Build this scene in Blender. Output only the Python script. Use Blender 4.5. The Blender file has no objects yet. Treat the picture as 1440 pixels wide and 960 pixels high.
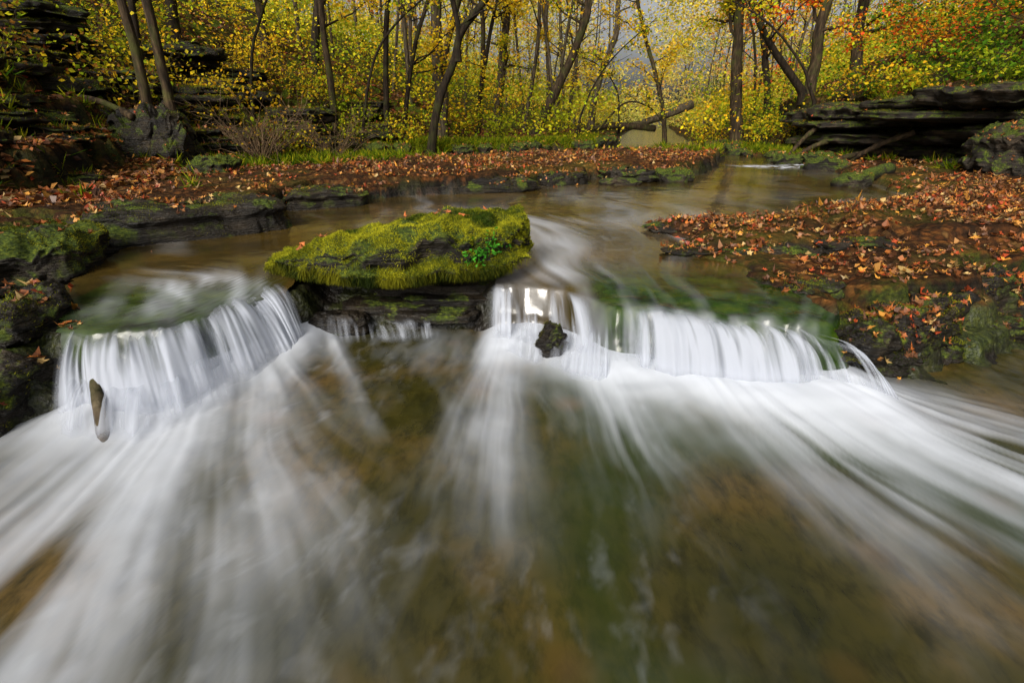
import bpy, math
import numpy as np
from mathutils import Vector
from mathutils.bvhtree import BVHTree
rng=np.random.default_rng(11)
R=math.radians
# ------------------------------------------------------------ noise
def _h(ix,iy,iz,s):
    h=(ix*374761393+iy*668265263+iz*1440662683+s*974711+12345)&0xffffffff
    h=((h^(h>>13))*1274126177)&0xffffffff
    return ((h^(h>>16))&0xffff)/65535.0
def vn(x,y,z=0.0,s=0):
    x,y,z=np.broadcast_arrays(np.asarray(x,float),np.asarray(y,float),np.asarray(z,float))
    xi=np.floor(x).astype(np.int64);yi=np.floor(y).astype(np.int64);zi=np.floor(z).astype(np.int64)
    fx=x-xi;fy=y-yi;fz=z-zi
    fx=fx*fx*(3-2*fx);fy=fy*fy*(3-2*fy);fz=fz*fz*(3-2*fz)
    def L(a,b,t):return a+(b-a)*t
    a=L(L(_h(xi,yi,zi,s),_h(xi+1,yi,zi,s),fx),L(_h(xi,yi+1,zi,s),_h(xi+1,yi+1,zi,s),fx),fy)
    if not fz.any(): return a*2-1
    return L(a,L(L(_h(xi,yi,zi+1,s),_h(xi+1,yi,zi+1,s),fx),L(_h(xi,yi+1,zi+1,s),_h(xi+1,yi+1,zi+1,s),fx),fy),fz)*2-1
def fbm(x,y,z=0.0,o=4,s=0):
    a=1.0;t=0;n=0;f=1.0
    for i in range(o):
        t=t+a*vn(np.asarray(x)*f,np.asarray(y)*f,np.asarray(z)*f,s+i*17);n+=a;a*=.5;f*=2.03
    return t/n*1.3
def ss(v,a,b):
    t=np.clip((v-a)/(b-a),0,1);return t*t*(3-2*t)
def lerp(a,b,t):return a+(b-a)*t
def norm(v): return v/np.maximum(np.linalg.norm(v,axis=-1,keepdims=True),1e-9)
# ------------------------------------------------------------ mesh helper (all quads)
def link(o,parent=None):
    bpy.context.scene.collection.objects.link(o)
    if parent: o.parent=parent
    return o
def qmesh(name,V,F,mats,midx=None,smooth=True,attrs=None,parent=None):
    me=bpy.data.meshes.new(name)
    V=np.asarray(V,np.float32);F=np.asarray(F,np.int32)
    me.vertices.add(len(V));me.vertices.foreach_set("co",V.ravel())
    me.loops.add(F.size);me.loops.foreach_set("vertex_index",F.ravel())
    me.polygons.add(len(F));me.polygons.foreach_set("loop_start",np.arange(len(F),dtype=np.int32)*4)
    for m in mats: me.materials.append(m)
    if midx is not None: me.polygons.foreach_set("material_index",np.asarray(midx,np.int32))
    me.polygons.foreach_set("use_smooth",np.full(len(F),smooth) if np.isscalar(smooth) else smooth)
    if attrs:
        for k,a in attrs.items():
            a=np.asarray(a,np.float32)
            if a.ndim==1:
                at=me.attributes.new(k,'FLOAT','POINT');at.data.foreach_set("value",a)
            else:
                if a.shape[1]==3:a=np.concatenate([a,np.ones((len(a),1),np.float32)],1)
                at=me.attributes.new(k,'FLOAT_COLOR','POINT');at.data.foreach_set("color",a.ravel())
    me.update(calc_edges=True);me.validate()
    return link(bpy.data.objects.new(name,me),parent)
def gridF(nr,nc,wrap=False):
    i=np.arange(nr-1)[:,None];j=np.arange(nc if wrap else nc-1)[None,:]
    j2=(j+1)%nc
    return np.stack([i*nc+j,i*nc+j2,(i+1)*nc+j2,(i+1)*nc+j],-1).reshape(-1,4)
# ------------------------------------------------------------ node helper
class NT:
    def __init__(s,name):
        s.m=bpy.data.materials.new(name);s.m.use_nodes=True;s.t=s.m.node_tree;s.t.nodes.clear()
        s.out=s.n('ShaderNodeOutputMaterial')
    def n(s,ty,**k):
        nd=s.t.nodes.new(ty)
        for a,b in k.items(): setattr(nd,a,b)
        return nd
    def l(s,a,b): s.t.links.new(a,b)
    def set(s,sock,v):
        if isinstance(v,bpy.types.NodeSocket): s.l(v,sock)
        elif v is not None:
            if isinstance(v,(tuple,list)) and len(v)==3 and sock.type=='RGBA': v=(*v,1)
            sock.default_value=v
    def noise(s,scale,detail=5,vec=None,rough=.55,dist=0):
        nd=s.n('ShaderNodeTexNoise');nd.inputs['Scale'].default_value=scale;nd.inputs['Detail'].default_value=detail
        nd.inputs['Roughness'].default_value=rough;nd.inputs['Distortion'].default_value=dist
        if vec is None: vec=s.pos()
        s.l(vec,nd.inputs['Vector']);return nd.outputs['Fac']
    def pos(s):
        return s.n('ShaderNodeNewGeometry').outputs['Position']
    def map(s,scale=(1,1,1),vec=None):
        nd=s.n('ShaderNodeMapping');nd.inputs['Scale'].default_value=scale
        s.l(vec or s.pos(),nd.inputs['Vector']);return nd.outputs[0]
    def ramp(s,f,stops):
        nd=s.n('ShaderNodeValToRGB');e=nd.color_ramp.elements
        while len(e)<len(stops): e.new(.5)
        for i,(p,c) in enumerate(stops):
            e[i].position=p;e[i].color=(*c,1) if len(c)==3 else c
        s.l(f,nd.inputs[0]);return nd.outputs[0]
    def mr(s,f,a,b,c=0,d=1):
        nd=s.n('ShaderNodeMapRange');s.set(nd.inputs[0],f)
        for i,v in zip((1,2,3,4),(a,b,c,d)): nd.inputs[i].default_value=v
        return nd.outputs[0]
    def math(s,op,a,b=None):
        nd=s.n('ShaderNodeMath',operation=op);s.set(nd.inputs[0],a)
        if b is not None:s.set(nd.inputs[1],b)
        return nd.outputs[0]
    def mix(s,f,a,b,mode='MIX'):
        nd=s.n('ShaderNodeMix',data_type='RGBA',blend_type=mode)
        s.set(nd.inputs[0],f);s.set(nd.inputs[6],a);s.set(nd.inputs[7],b);return nd.outputs[2]
    def attr(s,name,col=False):
        nd=s.n('ShaderNodeAttribute',attribute_name=name);return nd.outputs['Color' if col else 'Fac']
    def bump(s,h,strength=.5,dist=.02):
        nd=s.n('ShaderNodeBump');nd.inputs['Strength'].default_value=strength;nd.inputs['Distance'].default_value=dist
        s.l(h,nd.inputs['Height']);return nd.outputs[0]
    def pr(s,col,rough=.8,normal=None,spec=.5,out=True):
        nd=s.n('ShaderNodeBsdfPrincipled');s.set(nd.inputs['Base Color'],col);s.set(nd.inputs['Roughness'],rough)
        s.set(nd.inputs['Specular IOR Level'],spec)
        if normal: s.l(normal,nd.inputs['Normal'])
        if out: s.l(nd.outputs[0],s.out.inputs[0])
        return nd.outputs[0]
    def nz(s):
        sp=s.n('ShaderNodeSeparateXYZ');s.l(s.n('ShaderNodeNewGeometry').outputs['Normal'],sp.inputs[0]);return sp.outputs[2]
# ------------------------------------------------------------ materials
MOSSR=[(.3,(.010,.018,.003)),(.5,(.042,.062,.006)),(.72,(.12,.14,.010))]
def rock_mat(name,moss=.5,wet=.45,bright=1.0,warm=1.0):
    t=NT(name)
    a=t.noise(3,7);b=t.noise(22,5,t.map((1,1,3.5)));st=t.noise(9,4,t.map((.25,.25,5)))
    c=t.ramp(a,[(.3,(.009*bright,.007*bright,.005*bright)),(.55,(.032*bright,.024*bright,.015*bright)),(.75,(.09*bright*warm,.066*bright,.04*bright))])
    c=t.mix(t.mr(st,.4,.62,0,.8),c,(.007,.006,.005))
    m=t.noise(5,6)
    nz=t.nz()
    mm=t.math('MULTIPLY',t.mr(m,.62-moss*.3,.70-moss*.3),t.mr(nz,-.1,.55))
    mc=t.ramp(t.noise(40,4),MOSSR)
    c=t.mix(mm,c,mc)
    h=t.math('ADD',t.math('MULTIPLY',b,.7),st)
    t.pr(c,t.mr(mm,0,1,wet,.95),t.bump(h,1.0,.04),.25);return t.m
M_rock=rock_mat('wet_rock',.35,.4,.75)
M_rockmoss=rock_mat('mossy_rock',1.0,.6,.8)
M_rockdry=rock_mat('ledge_rock',.45,.75,1.2,1.1)
def ground_mat():
    t=NT('forest_ground')
    nz=t.nz();leaf=t.attr('leaf');mo=t.attr('moss')
    v=t.n('ShaderNodeTexVoronoi');v.inputs['Scale'].default_value=15;t.l(t.pos(),v.inputs['Vector'])
    sp=t.n('ShaderNodeSeparateColor');t.l(v.outputs['Color'],sp.inputs[0])
    lit=t.ramp(sp.outputs[0],[(0,(.022,.010,.004)),(.3,(.075,.028,.008)),(.55,(.145,.048,.012)),(.8,(.21,.08,.018)),(1,(.25,.13,.04))])
    lit=t.mix(t.mr(v.outputs['Distance'],.0,.75,.0,.8),lit,(.012,.008,.005))
    lit=t.mix(t.mr(t.noise(1.3,5),.40,.60,0,.75),lit,(.020,.011,.006))
    lit=t.mix(t.mr(t.noise(.5,5),.5,.65,0,.45),lit,(.075,.08,.010))
    a=t.noise(4,7);st=t.noise(8,4,t.map((.3,.3,6)))
    rock=t.ramp(a,[(.3,(.006,.005,.004)),(.6,(.020,.016,.011)),(.8,(.055,.042,.026))])
    rock=t.mix(t.mr(st,.42,.6,0,.8),rock,(.006,.005,.004))
    c=t.mix(t.math('MULTIPLY',leaf,t.mr(nz,.45,.8)),rock,lit)
    mm=t.math('MULTIPLY',t.mr(t.noise(3.2,6),.42,.58),mo)
    c=t.mix(mm,c,t.ramp(t.noise(35,4),MOSSR))
    h=t.math('ADD',t.noise(30,4),t.math('MULTIPLY',v.outputs['Distance'],.6))
    t.pr(c,t.mr(leaf,0,1,.4,.9),t.bump(h,.8,.03),t.mr(leaf,0,1,.3,.06));return t.m
M_ground=ground_mat()
def leaf_mat(name,trans=.5,rough=.6,spec=.2):
    t=NT(name);c=t.attr('col',True)
    d=t.pr(c,rough,None,spec,False)
    tr=t.n('ShaderNodeBsdfTranslucent');t.l(c,tr.inputs[0])
    m=t.n('ShaderNodeMixShader');m.inputs[0].default_value=trans;t.l(d,m.inputs[1]);t.l(tr.outputs[0],m.inputs[2])
    t.l(m.outputs[0],t.out.inputs[0]);return t.m
M_leaf=leaf_mat('tree_leaves',.40,.8,.04)
M_fallen=leaf_mat('fallen_leaf',.12,.45,.3)
M_moss=leaf_mat('moss_blades',.3,.8,.1)
def bark_mat(name,c0,c1,c2,moss=0):
    t=NT(name)
    n=t.noise(14,6,t.map((1,1,.22)));n2=t.noise(2.5,4)
    c=t.ramp(n,[(.32,c0),(.52,c1),(.72,c2)])
    c=t.mix(t.mr(n2,.5,.68,0,.35+moss),c,(.05,.06,.010))
    t.pr(c,.85,t.bump(n,.9,.03),.15);return t.m
M_bark=bark_mat('bark_brown',(.010,.007,.004),(.035,.023,.012),(.085,.056,.028),.25)
M_bark2=bark_mat('bark_grey',(.02,.015,.009),(.07,.052,.032),(.14,.11,.07))
M_bark3=bark_mat('bark_dark',(.006,.005,.003),(.018,.012,.007),(.04,.028,.016))
M_twig=bark_mat('twig',(.05,.03,.016),(.12,.075,.04),(.20,.13,.07))
def water_mat(name,lower):
    t=NT(name);f=t.attr('foam');g=t.attr('green')
    if lower:
        big=t.noise(1.3,5)
        c=t.ramp(big,[(.3,(.016,.018,.003)),(.5,(.042,.035,.007)),(.68,(.095,.058,.012))])
        c=t.mix(t.mr(t.noise(7,7,t.map((1.8,.8,1)),.65,.3),.45,.68,0,.7),c,(.007,.008,.002))
        c=t.mix(g,c,(.018,.034,.003))
        v=t.n('ShaderNodeTexVoronoi');v.inputs['Scale'].default_value=2.3;t.l(t.pos(),v.inputs['Vector'])
        c=t.mix(t.mr(v.outputs['Distance'],.05,.26,.25,0),c,(.16,.06,.008))
    else:
        c=t.ramp(t.noise(1.2,5),[(.35,(.020,.015,.004)),(.65,(.085,.052,.010))])
        c=t.mix(t.mr(t.noise(9,4),.5,.7,0,.4),c,(.018,.015,.005))
        gm=t.ramp(t.noise(7,6),[(.35,(.004,.009,.001)),(.55,(.018,.038,.003)),(.75,(.05,.07,.006))])
        c=t.mix(g,c,gm)
    hh=t.math('ADD',t.attr('wave'),t.math('MULTIPLY',t.noise(6,3),.30))
    b=t.bump(hh,.20 if lower else .32,.03)
    w=t.pr(c,.20 if lower else .14,b,t.mr(g,0,1,.32 if lower else .5,.18),False)
    fo=t.pr((.57,.60,.66),.8,None,.05,False)
    m=t.n('ShaderNodeMixShader');t.l(f,m.inputs[0]);t.l(w,m.inputs[1]);t.l(fo,m.inputs[2]);t.l(m.outputs[0],t.out.inputs[0]);return t.m
M_pool=water_mat('pool_water',True);M_stream=water_mat('stream_water_surface',False)
def curtain_mat():
    t=NT('falling_water');a=t.attr('a')
    fo=t.n('ShaderNodeBsdfDiffuse');fo.inputs[0].default_value=(.52,.55,.62,1)
    tl=t.n('ShaderNodeBsdfTranslucent');tl.inputs[0].default_value=(.52,.55,.62,1)
    m0=t.n('ShaderNodeMixShader');m0.inputs[0].default_value=.4;t.l(fo.outputs[0],m0.inputs[1]);t.l(tl.outputs[0],m0.inputs[2])
    tr=t.n('ShaderNodeBsdfTransparent');m=t.n('ShaderNodeMixShader')
    t.l(a,m.inputs[0]);t.l(tr.outputs[0],m.inputs[1]);t.l(m0.outputs[0],m.inputs[2]);t.l(m.outputs[0],t.out.inputs[0]);return t.m
M_fall=curtain_mat()
# ------------------------------------------------------------ terrain function
I=np.interp
def lipf(x):
    return I(x,[-8,-2.9,-2.5,-2.1,-1.85,-1.6,-1.2,-.25,.1,.4,.65,1.2,1.76,1.95,2.3,2.7,3.3,4,6,20],
               [2.7,2.7,2.65,2.75,3.1,3.5,3.55,3.6,3.55,3.42,3.08,2.9,2.78,2.74,2.86,3.02,3.36,3.75,4.4,6])
def xbank(y): return I(y,[-6,0,1.3,1.8,2.1,2.5,3,3.5,4.7,5.2],[-3.6,-3.4,-3.0,-2.75,-2.5,-2.45,-2.80,-3.2,-3.55,-3.7])
def xshelf(y): return I(y,[0,2.8,3.84,4.43,5.57,6.2,7,8,10,13,20,30,60,130],[2.0,2.0,1.78,1.5,1.6,3.5,5,6,6.5,7.3,7.8,9.5,17,36])
def edgeL(x): return I(x,[-10,-4.05,-3.05,-2.9,-1.7,-.23,.6,1.79,3.0,3.3,6],[4.2,4.67,5.8,7.2,8.0,8.76,9.6,10.4,10.3,10.6,13.5])
def xleft(y): return I(y,[-10,3,8,12,18,25,35,60,130],[-5.0,-5.2,-5.6,-6,-5.5,-1.5,.5,7,20])
def yback(x): return I(x,[-12,-3,0,3,4,6,13,28],[17,17.4,18.5,20.5,24,31,60,120])
def xwall(y): return I(y,[-10,8,20,30,60,130],[9.6,9.6,9.8,13,24,46])
def terrace(h,x,y,step):
    n=.35*fbm(x*.4,y*.4,s=5,o=4)
    k=(h+n)/step;f=np.floor(k);r=k-f
    return (f+ss(r,.55,.92))*step-n
def H(x,y,masks=False):
    x=np.asarray(x,float);y=np.asarray(y,float)
    n1=fbm(x*.7,y*.7,s=1,o=3);n2=fbm(x*3,y*3,s=2,o=4);n3=fbm(x*13,y*13,s=3,o=3)
    j=.14*fbm(x*2.2,y*2.2,s=9,o=4);je=.30*fbm(x*1.3,y*1.3,s=19,o=4)
    U=.27+.03*n2
    sill=ss(x,.3,.8)*(1-ss(x,1.9,2.1))*(1-ss(y,3.6,4.4))
    U=U+.07*sill
    eb=I(x,[-8,-1,1,5],[12.4,12.8,15,17.5])+.7*n1
    inl=(1-ss(x+2*j-I(y,[10,11,13,16],[3.1,3.6,4.8,6.0]),0,.2))*(1-ss(y,eb,eb+.9))
    led=ss(y-edgeL(x)+je,0,.07);led2=ss(y-edgeL(x)+1.6*je+j-.35-.35*n1,0,.10)
    hl=.32+.24*led+.11*led2+.04*n2*led
    U=np.where(inl>0,lerp(U,np.maximum(U,hl),inl),U)
    gap=ss(x,-1.6,-1.45)*(1-ss(x,-.35,-.15))*(1-ss(y+.5*j,3.95,4.05))
    gh=.03+.05*ss(y+j,3.55,3.6)+.06*ss(y+j*.7,3.72,3.76)+.05*ss(y+j,3.86,3.9)
    U=lerp(U,gh,gap)
    bb=ss(y-yback(x)+4*j,0,.9)
    U=lerp(U,np.maximum(U,.68+.12*n1+.06*n2+.012*np.clip(y-yback(x),0,80)),bb)
    sh=ss(x-xshelf(y)+1.5*j,0,.12)
    sh2=ss(x-xshelf(y)+1.8*j-.15,0,.10)*ss(y+1.5*j,4.4,4.5)
    sh3=ss(x-3.2+3*j,0,.2)*ss(y-3.3-.35*(x-2)+2.5*j,0,.15)
    hs=.42+.07*sh2+.05*sh3+.045*n2+.02*np.clip(x-xshelf(y),0,6)
    U=lerp(U,np.maximum(U,hs),sh)
    dw=x-xwall(y)+3*j
    w=ss(dw,0,.4);near=1-ss(y,21,30)
    right=w*(.35+1.0*near)+.42*np.clip(dw,0,100)
    rt=lerp(right,terrace(right,x,y,.55),.7)
    U=U+np.where(dw>0,rt,0)
    d=np.clip(xleft(y)-x+3*j,0,200)
    sl=I(y,[0,10,20,40,130],[.62,.62,.42,.34,.3])
    hh=sl*np.minimum(d,25)+.16*np.clip(d-25,0,100)+.10*n1*np.minimum(d,1)
    ht=lerp(hh,terrace(hh,x,y,.5),.9*(1-ss(y,20,35)))
    U=U+np.where(d>0,ht,0)
    U=U+.03*np.clip(y-80,0,200)
    rs=ss(x,1.95,2.2)
    lip=lipf(x)+(.5+1.1*rs)*j
    q=(y-lip)/(.16+.30*rs)
    qs=ss(q,-.8,.2)*.55+ss(q,.1,.9)*.45
    st=np.clip(q*.6+.5,0,1);st=(np.floor(st*4+n2*.5)+ss((st*4+n2*.5)%1,.5,.95))/4
    qs=lerp(qs,np.clip(st,0,1),rs*.8)
    U2=lerp(-.15,U,qs)
    bx=xbank(y)-x+1.1*j
    bk=ss(bx,0,.10)*.35+ss(bx,.10+.1*n1,.26+.1*n1)*.3+ss(bx,.4,.9)*.4
    bh=-.15+bk*(.70+.12*n1+.08*n2)
    lowm=1-ss(y,4.7,5.2)
    U2=np.maximum(U2,bh*lowm+U2*(1-lowm))
    U2=np.maximum(U2,-.15+.9*ss(x,6.3,6.9)*(1-ss(y,3.5,5)))
    z=U2+.012*n3
    if not masks: return z
    leaf=np.clip(inl*led+sh*ss(y-lip,.05,.3)+bb+(d>0)+(dw>0)*1.0+ss(bx,.5,.9)*.7,0,1)
    moss=np.clip(.25+.3*n1+.5*bb+.4*(d>0)-.9*(inl*led*ss(y-edgeL(x),.25,.6))-.45*sh*ss(x-xshelf(y),.2,.6)*(dw<0)*ss(y-lip,.3,.9)+.5*ss(bx,.1,.3)+.15*rs*(y<5)*(y-lip<.4),0,1)
    return z,leaf,moss
def nuv(n,lo,hi,c,a):
    s=np.linspace(np.arcsinh((lo-c)/a),np.arcsinh((hi-c)/a),n);return c+a*np.sinh(s)
gx=nuv(740,-90,90,-.2,2.2);gy=nuv(700,-8,150,3.4,2.0)
X,Y=np.meshgrid(gx,gy)
Z,LF,MS=H(X,Y,True)
ground=qmesh('ground',np.stack([X,Y,Z],-1).reshape(-1,3),gridF(len(gy),len(gx)),[M_ground],attrs={'leaf':LF.ravel(),'moss':MS.ravel()})
# ------------------------------------------------------------ lower pool
px=nuv(840,-7,9,0,2.6);py=nuv(560,-5,5.2,1.3,1.2)
X,Y=np.meshgrid(px,py)
def jet(x0,y0,ang,spr,r0,r1,I0,seed,pw=1.0,pe=2.0,solid=1.0):
    dx=X-x0;dy=y0-Y
    r=np.hypot(dx,dy);th=np.degrees(np.arctan2(dx,dy))
    th=th+1.6*fbm(X*.9,Y*.9,s=seed+50,o=3)
    e0=np.abs((th-ang+5*fbm(th*.12,r*.3,s=seed+30,o=2))/spr);e=np.exp(-e0**pe)
    fall=np.clip(1-(r-r0)/(r1-r0),0,1)**pw*ss(r,r0-.5,r0)
    n=.50*fbm(th*.20,r*.5,s=seed,o=3)+.42*fbm(th*.75,r*.8,s=seed+5,o=3)
    n2=fbm(th*.10,r*1.2,s=seed+8,o=4)
    frac=ss(r,r0+.1,r1)
    return I0*e*fall*np.clip(1+(n*1.7+n2*1.2)*(.30+1.4*frac)*solid,0,3), fall*e*n
J=[jet(-2.10,3.75,11,13,1.15,4.2,1.8,1,pw=1.3,solid=.85),
   jet(-2.10,3.75,32,7,1.15,2.9,.8,31,pw=1.2),
   jet(-2.4,3.5,-15,12,1.15,3.5,1.0,21,pw=1.3),
   jet(-1.75,4.3,27,4,1.1,2.5,.8,2,pw=1.1),
   jet(.05,4.7,-4,5,1.45,3.5,1.2,3,pw=1.3),
   jet(.35,4.7,5,6,1.45,3.5,1.3,13,pw=1.4),
   jet(.85,4.0,18,7,1.25,3.2,1.6,4,pw=1.2),
   jet(.95,4.0,34,9.5,1.25,3.8,2.2,24,pw=1.2,solid=.85),
   jet(1.1,3.6,54,7,1.1,2.5,.4,6,pw=1.3)]
F=sum(j[0] for j in J);W=sum(j[1] for j in J)
lip=lipf(X)
bm=(ss(X,-2.6,-2.3)*(1-ss(X,-1.5,-1.3))+ss(X,-.3,.0)*(1-ss(X,2.0,2.3)))
bn=fbm(X*3,Y*3,s=99,o=3)
band=np.exp(-(np.clip(lip-.15-Y,0,9)/(.34+.12*bn))**1.5)*bm
bsh=np.exp(-(np.clip(lip-.15-Y,0,9)/.42)**2)*bm
F=F*.95+band*2.2
lace=np.clip(fbm(X*5+.8*fbm(X,Y,s=70),Y*1.2,s=71,o=4)-.1,0,1)*.35*ss(Y,.7,2.2)*(1-ss(np.abs(X+.4),.9,1.8))
ripl=fbm(X*7+.8*fbm(X*1.5,Y*1.5,s=81),Y*4,s=80,o=4)
rip2=np.clip(fbm(X*14+2*fbm(X*2,Y*2,s=84),Y*7,s=83,o=4)-.15,0,1)
F=F+lace+.07*np.clip(ripl,0,1)+.25*rip2*ss(fbm(X*.9,Y*.9,s=85,o=2),-.2,.5)
Fm=1-np.exp(-np.clip(F,0,9)*1.15)
Fm=Fm**1.5
Zp=.010*fbm(X*2,Y*2,s=90)+.06*bsh*(1+.3*bn)+.04*Fm*ss(Y,1.4,2.6)+.012*W*Fm+.003*ripl*(1-Fm)
G=ss(fbm(X*.8,Y*.8,s=95,o=3),-.25,.3)*ss(X,-.2,.6)*(1-ss(X,2,2.8))
fc=gridF(len(py),len(px));k=(Y<lipf(X)+.42).ravel()[fc].all(1)
qmesh('pool_water',np.stack([X,Y,Zp],-1).reshape(-1,3),fc[k],[M_pool],attrs={'foam':Fm.ravel()*.96,'green':G.ravel()*.7,'wave':(.35*ripl*(1-Fm)+W*.3).ravel()})
# ------------------------------------------------------------ upper stream
sx=nuv(680,-14,60,0,3);so=nuv(440,-.12,118,0,1.3)
X,O=np.meshgrid(sx,so);Y=lipf(X)+O
th=np.degrees(np.arctan2(X-1.0,Y-1.2))+6*fbm(X*.6,Y*.6,s=30,o=3);rr=np.hypot(X-1.0,Y-1.2)
n=fbm(th*.28,rr*.55,s=31,o=4);nb=fbm(th*.08,rr*.4,s=33,o=3)
F=np.exp(-((X-(.25+.12*(Y-4)))/(.40+.1*np.abs(Y-4)))**2)*np.exp(-np.clip(Y-4.2,0,9)/1.9)*ss(Y,3.55,4.0)*.55
F+=.22*np.exp(-((Y-6.3)/.9)**2)*np.exp(-((X-.9)/1.6)**2)
tl=X+.5*(Y-3)
F+=.50*np.exp(-((X+2.2-.25*(Y-3.5))/.40)**2)*np.exp(-((Y-3.45)/.4)**2)*np.clip(.6+1.7*fbm(tl*7,Y*1.5,s=35),0,2)
rap=np.exp(-((Y-12.6-.1*X+.5*fbm(X*1.5,Y,s=41))/.35)**2)*ss(X,5.3,6.0)*(1-ss(X,8.0,8.5))
F=F*np.clip(.75+1.1*n+.6*nb,0,2)+rap*np.clip(.5+1.6*fbm(X*3,Y*4,s=40),0,2)
F+=.18*np.clip(n-.1,0,1)*np.exp(-np.clip(Y-5,0,20)/5)
F+=.45*ss(-O,-.25,0)*np.clip(.5+1.3*fbm(X*12,Y*2,s=36),0,1)*ss(X,.4,.8)*(1-ss(X,1.7,1.9))
G=ss(X,.35,.7)*(1-ss(Y-.25*np.abs(X-1.2),3.5,4.3))*np.clip(1-F*.6,0,1)
G=np.maximum(G,.9*(X<-1.7)*(X>-3)*(1-ss(Y,3.3,3.9)))
T=H(X,Y)
Zs=.40+.006*fbm(X*1.5,Y*1.5,s=44)+.004*n+.05*rap*fbm(X*4,Y*4,s=46)
Zs=Zs-.03*ss(-X,1.6,2.2)*(1-ss(Y,3.2,4.0))
Zs=lerp(np.minimum(T+.02,Zs),Zs,ss(O,.08,.55))
A1=((O>.5)|(X<-1.62)|(X>-.15));A2=((X<2.05)|(O>1.2));A3=X>xbank(Y)-.05
ok=A1&A2&A3&(T<Zs+.10)
fc=gridF(len(so),len(sx));k=ok.ravel()[fc].any(1)&A1.ravel()[fc].all(1)&A2.ravel()[fc].all(1)&A3.ravel()[fc].all(1)
qmesh('stream_water',np.stack([X,Y,Zs],-1).reshape(-1,3),fc[k],[M_stream],attrs={'foam':np.clip(F,0,.8).ravel(),'green':G.ravel(),'wave':(.5*n+.25*fbm(X*2,Y*4,s=48)).ravel()})
# ------------------------------------------------------------ curtains
def catm(P,n):
    P=np.asarray(P,float);m=len(P);Pp=np.vstack([2*P[0]-P[1],P,2*P[-1]-P[-2]])
    u=np.linspace(0,m-1-1e-6,n);i=u.astype(int);t=(u-i)[:,None]
    a,b,c,d=Pp[i],Pp[i+1],Pp[i+2],Pp[i+3]
    return .5*((2*b)+(-a+c)*t+(2*a-5*b+4*c-d)*t**2+(-a+3*b-3*c+d)*t**3)
def curtain(name,lipP,baseP,dens,seed,up=.3,T=54,parent=None,lift=0.012,edge=.05,jag=1.0):
    ln=np.linalg.norm(np.diff(np.array(lipP),axis=0),axis=1).sum()
    S=int(max(80,ln*300));Lp=catm(lipP,S);Bp=catm(baseP,S)
    s=np.linspace(0,ln,S)
    Lp[:,1]+=jag*.05*fbm(s*4,0,s=seed+3);Lp[:,2]+=jag*(.03*fbm(s*5,0,s=seed+4)-.012);Bp[:,1]+=jag*.06*fbm(s*4,5,s=seed+3)
    t=np.linspace(0,1,T)[:,None]
    q=np.clip((t-.25)/.75,0,1);u=np.clip(1-t/.25,0,1)
    D=Bp-Lp;Sx=s[None,:]
    strand=fbm(Sx*15,q*.6,s=seed,o=3);big=fbm(Sx*3.5,q*.4,s=seed+1,o=3)
    outn=norm(D[:,:2])
    hq=(q**.9);zq=q**1.9
    amp=(.020*strand+.05*big)*ss(q,0,.5)
    x=Lp[:,0]+D[:,0]*hq-outn[:,0]*up*u+outn[:,0]*amp
    y=Lp[:,1]+D[:,1]*hq-outn[:,1]*up*u+outn[:,1]*amp
    z=Lp[:,2]+D[:,2]*zq+lift+0*x+.012*u
    fine=fbm(Sx*42,q*.5+t*.8,s=seed+7,o=3)
    cov=.34+1.05*strand+.7*fine+.85*big
    a=np.clip(dens*(cov*(1-.35*q)+q**1.6*.65),0,1)
    a=a*ss(t,.10,.50)*ss(Sx,0,edge)*(1-ss(Sx,ln-edge,ln))*(1-.85*ss(q,.80,1))
    a=np.clip(a,0,.93)
    return qmesh(name,np.stack([x,y,z],-1).reshape(-1,3),gridF(T,S),[M_fall],attrs={'a':a.ravel()},parent=parent)
wf=link(bpy.data.objects.new('waterfall',None))
curtain('curtain_wide',[(.62,3.12,.385),(.9,3.0,.385),(1.25,2.88,.38),(1.6,2.79,.365),(1.86,2.72,.33),(1.98,2.68,.25)],
        [(.60,2.84,.01),(.92,2.70,.01),(1.33,2.60,.01),(1.75,2.55,.01),(2.1,2.52,.01),(2.2,2.50,.01)],1.05,101,.26,parent=wf,edge=.12)
curtain('curtain_wide_back',[(.6,3.16,.375),(1.25,2.92,.375),(1.86,2.77,.32)],[(.6,2.96,.01),(1.3,2.74,.01),(2.05,2.63,.01)],.5,131,.1,parent=wf,lift=0,edge=.2)
curtain('curtain_mid',[(-.17,3.60,.38),(.05,3.54,.38),(.28,3.46,.375),(.5,3.34,.375)],[(-.18,3.36,.04),(.05,3.24,.04),(.3,3.12,.04),(.58,2.96,.04)],.95,102,.12,parent=wf,edge=.1)
curtain('curtain_mid_lower',[(-.1,3.35,.2),(.2,3.18,.2),(.5,3.02,.24),(.66,3.1,.3)],[(-.1,3.15,.01),(.15,2.95,.01),(.45,2.75,.01),(.66,2.8,.01)],.7,103,.15,parent=wf,edge=.15)
wl=link(bpy.data.objects.new('waterfall',None))
curtain('curtain_main',[(-2.72,2.92,.34),(-2.45,2.78,.34),(-2.15,2.82,.345),(-1.95,3.1,.36),(-1.82,3.45,.38),(-1.66,3.62,.38)],
        [(-2.46,2.35,.01),(-2.2,2.28,.01),(-1.84,2.42,.01),(-1.62,2.75,.01),(-1.5,3.12,.02),(-1.45,3.36,.03)],1.05,104,.35,parent=wl,edge=.15,jag=1.6)
curtain('curtain_back',[(-2.7,3.0,.33),(-2.15,2.9,.33),(-1.9,3.3,.36),(-1.68,3.66,.38)],
        [(-2.45,2.6,.01),(-1.95,2.62,.01),(-1.7,3.0,.02),(-1.5,3.42,.03)],.5,105,.15,parent=wl,lift=0,edge=.2)
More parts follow.
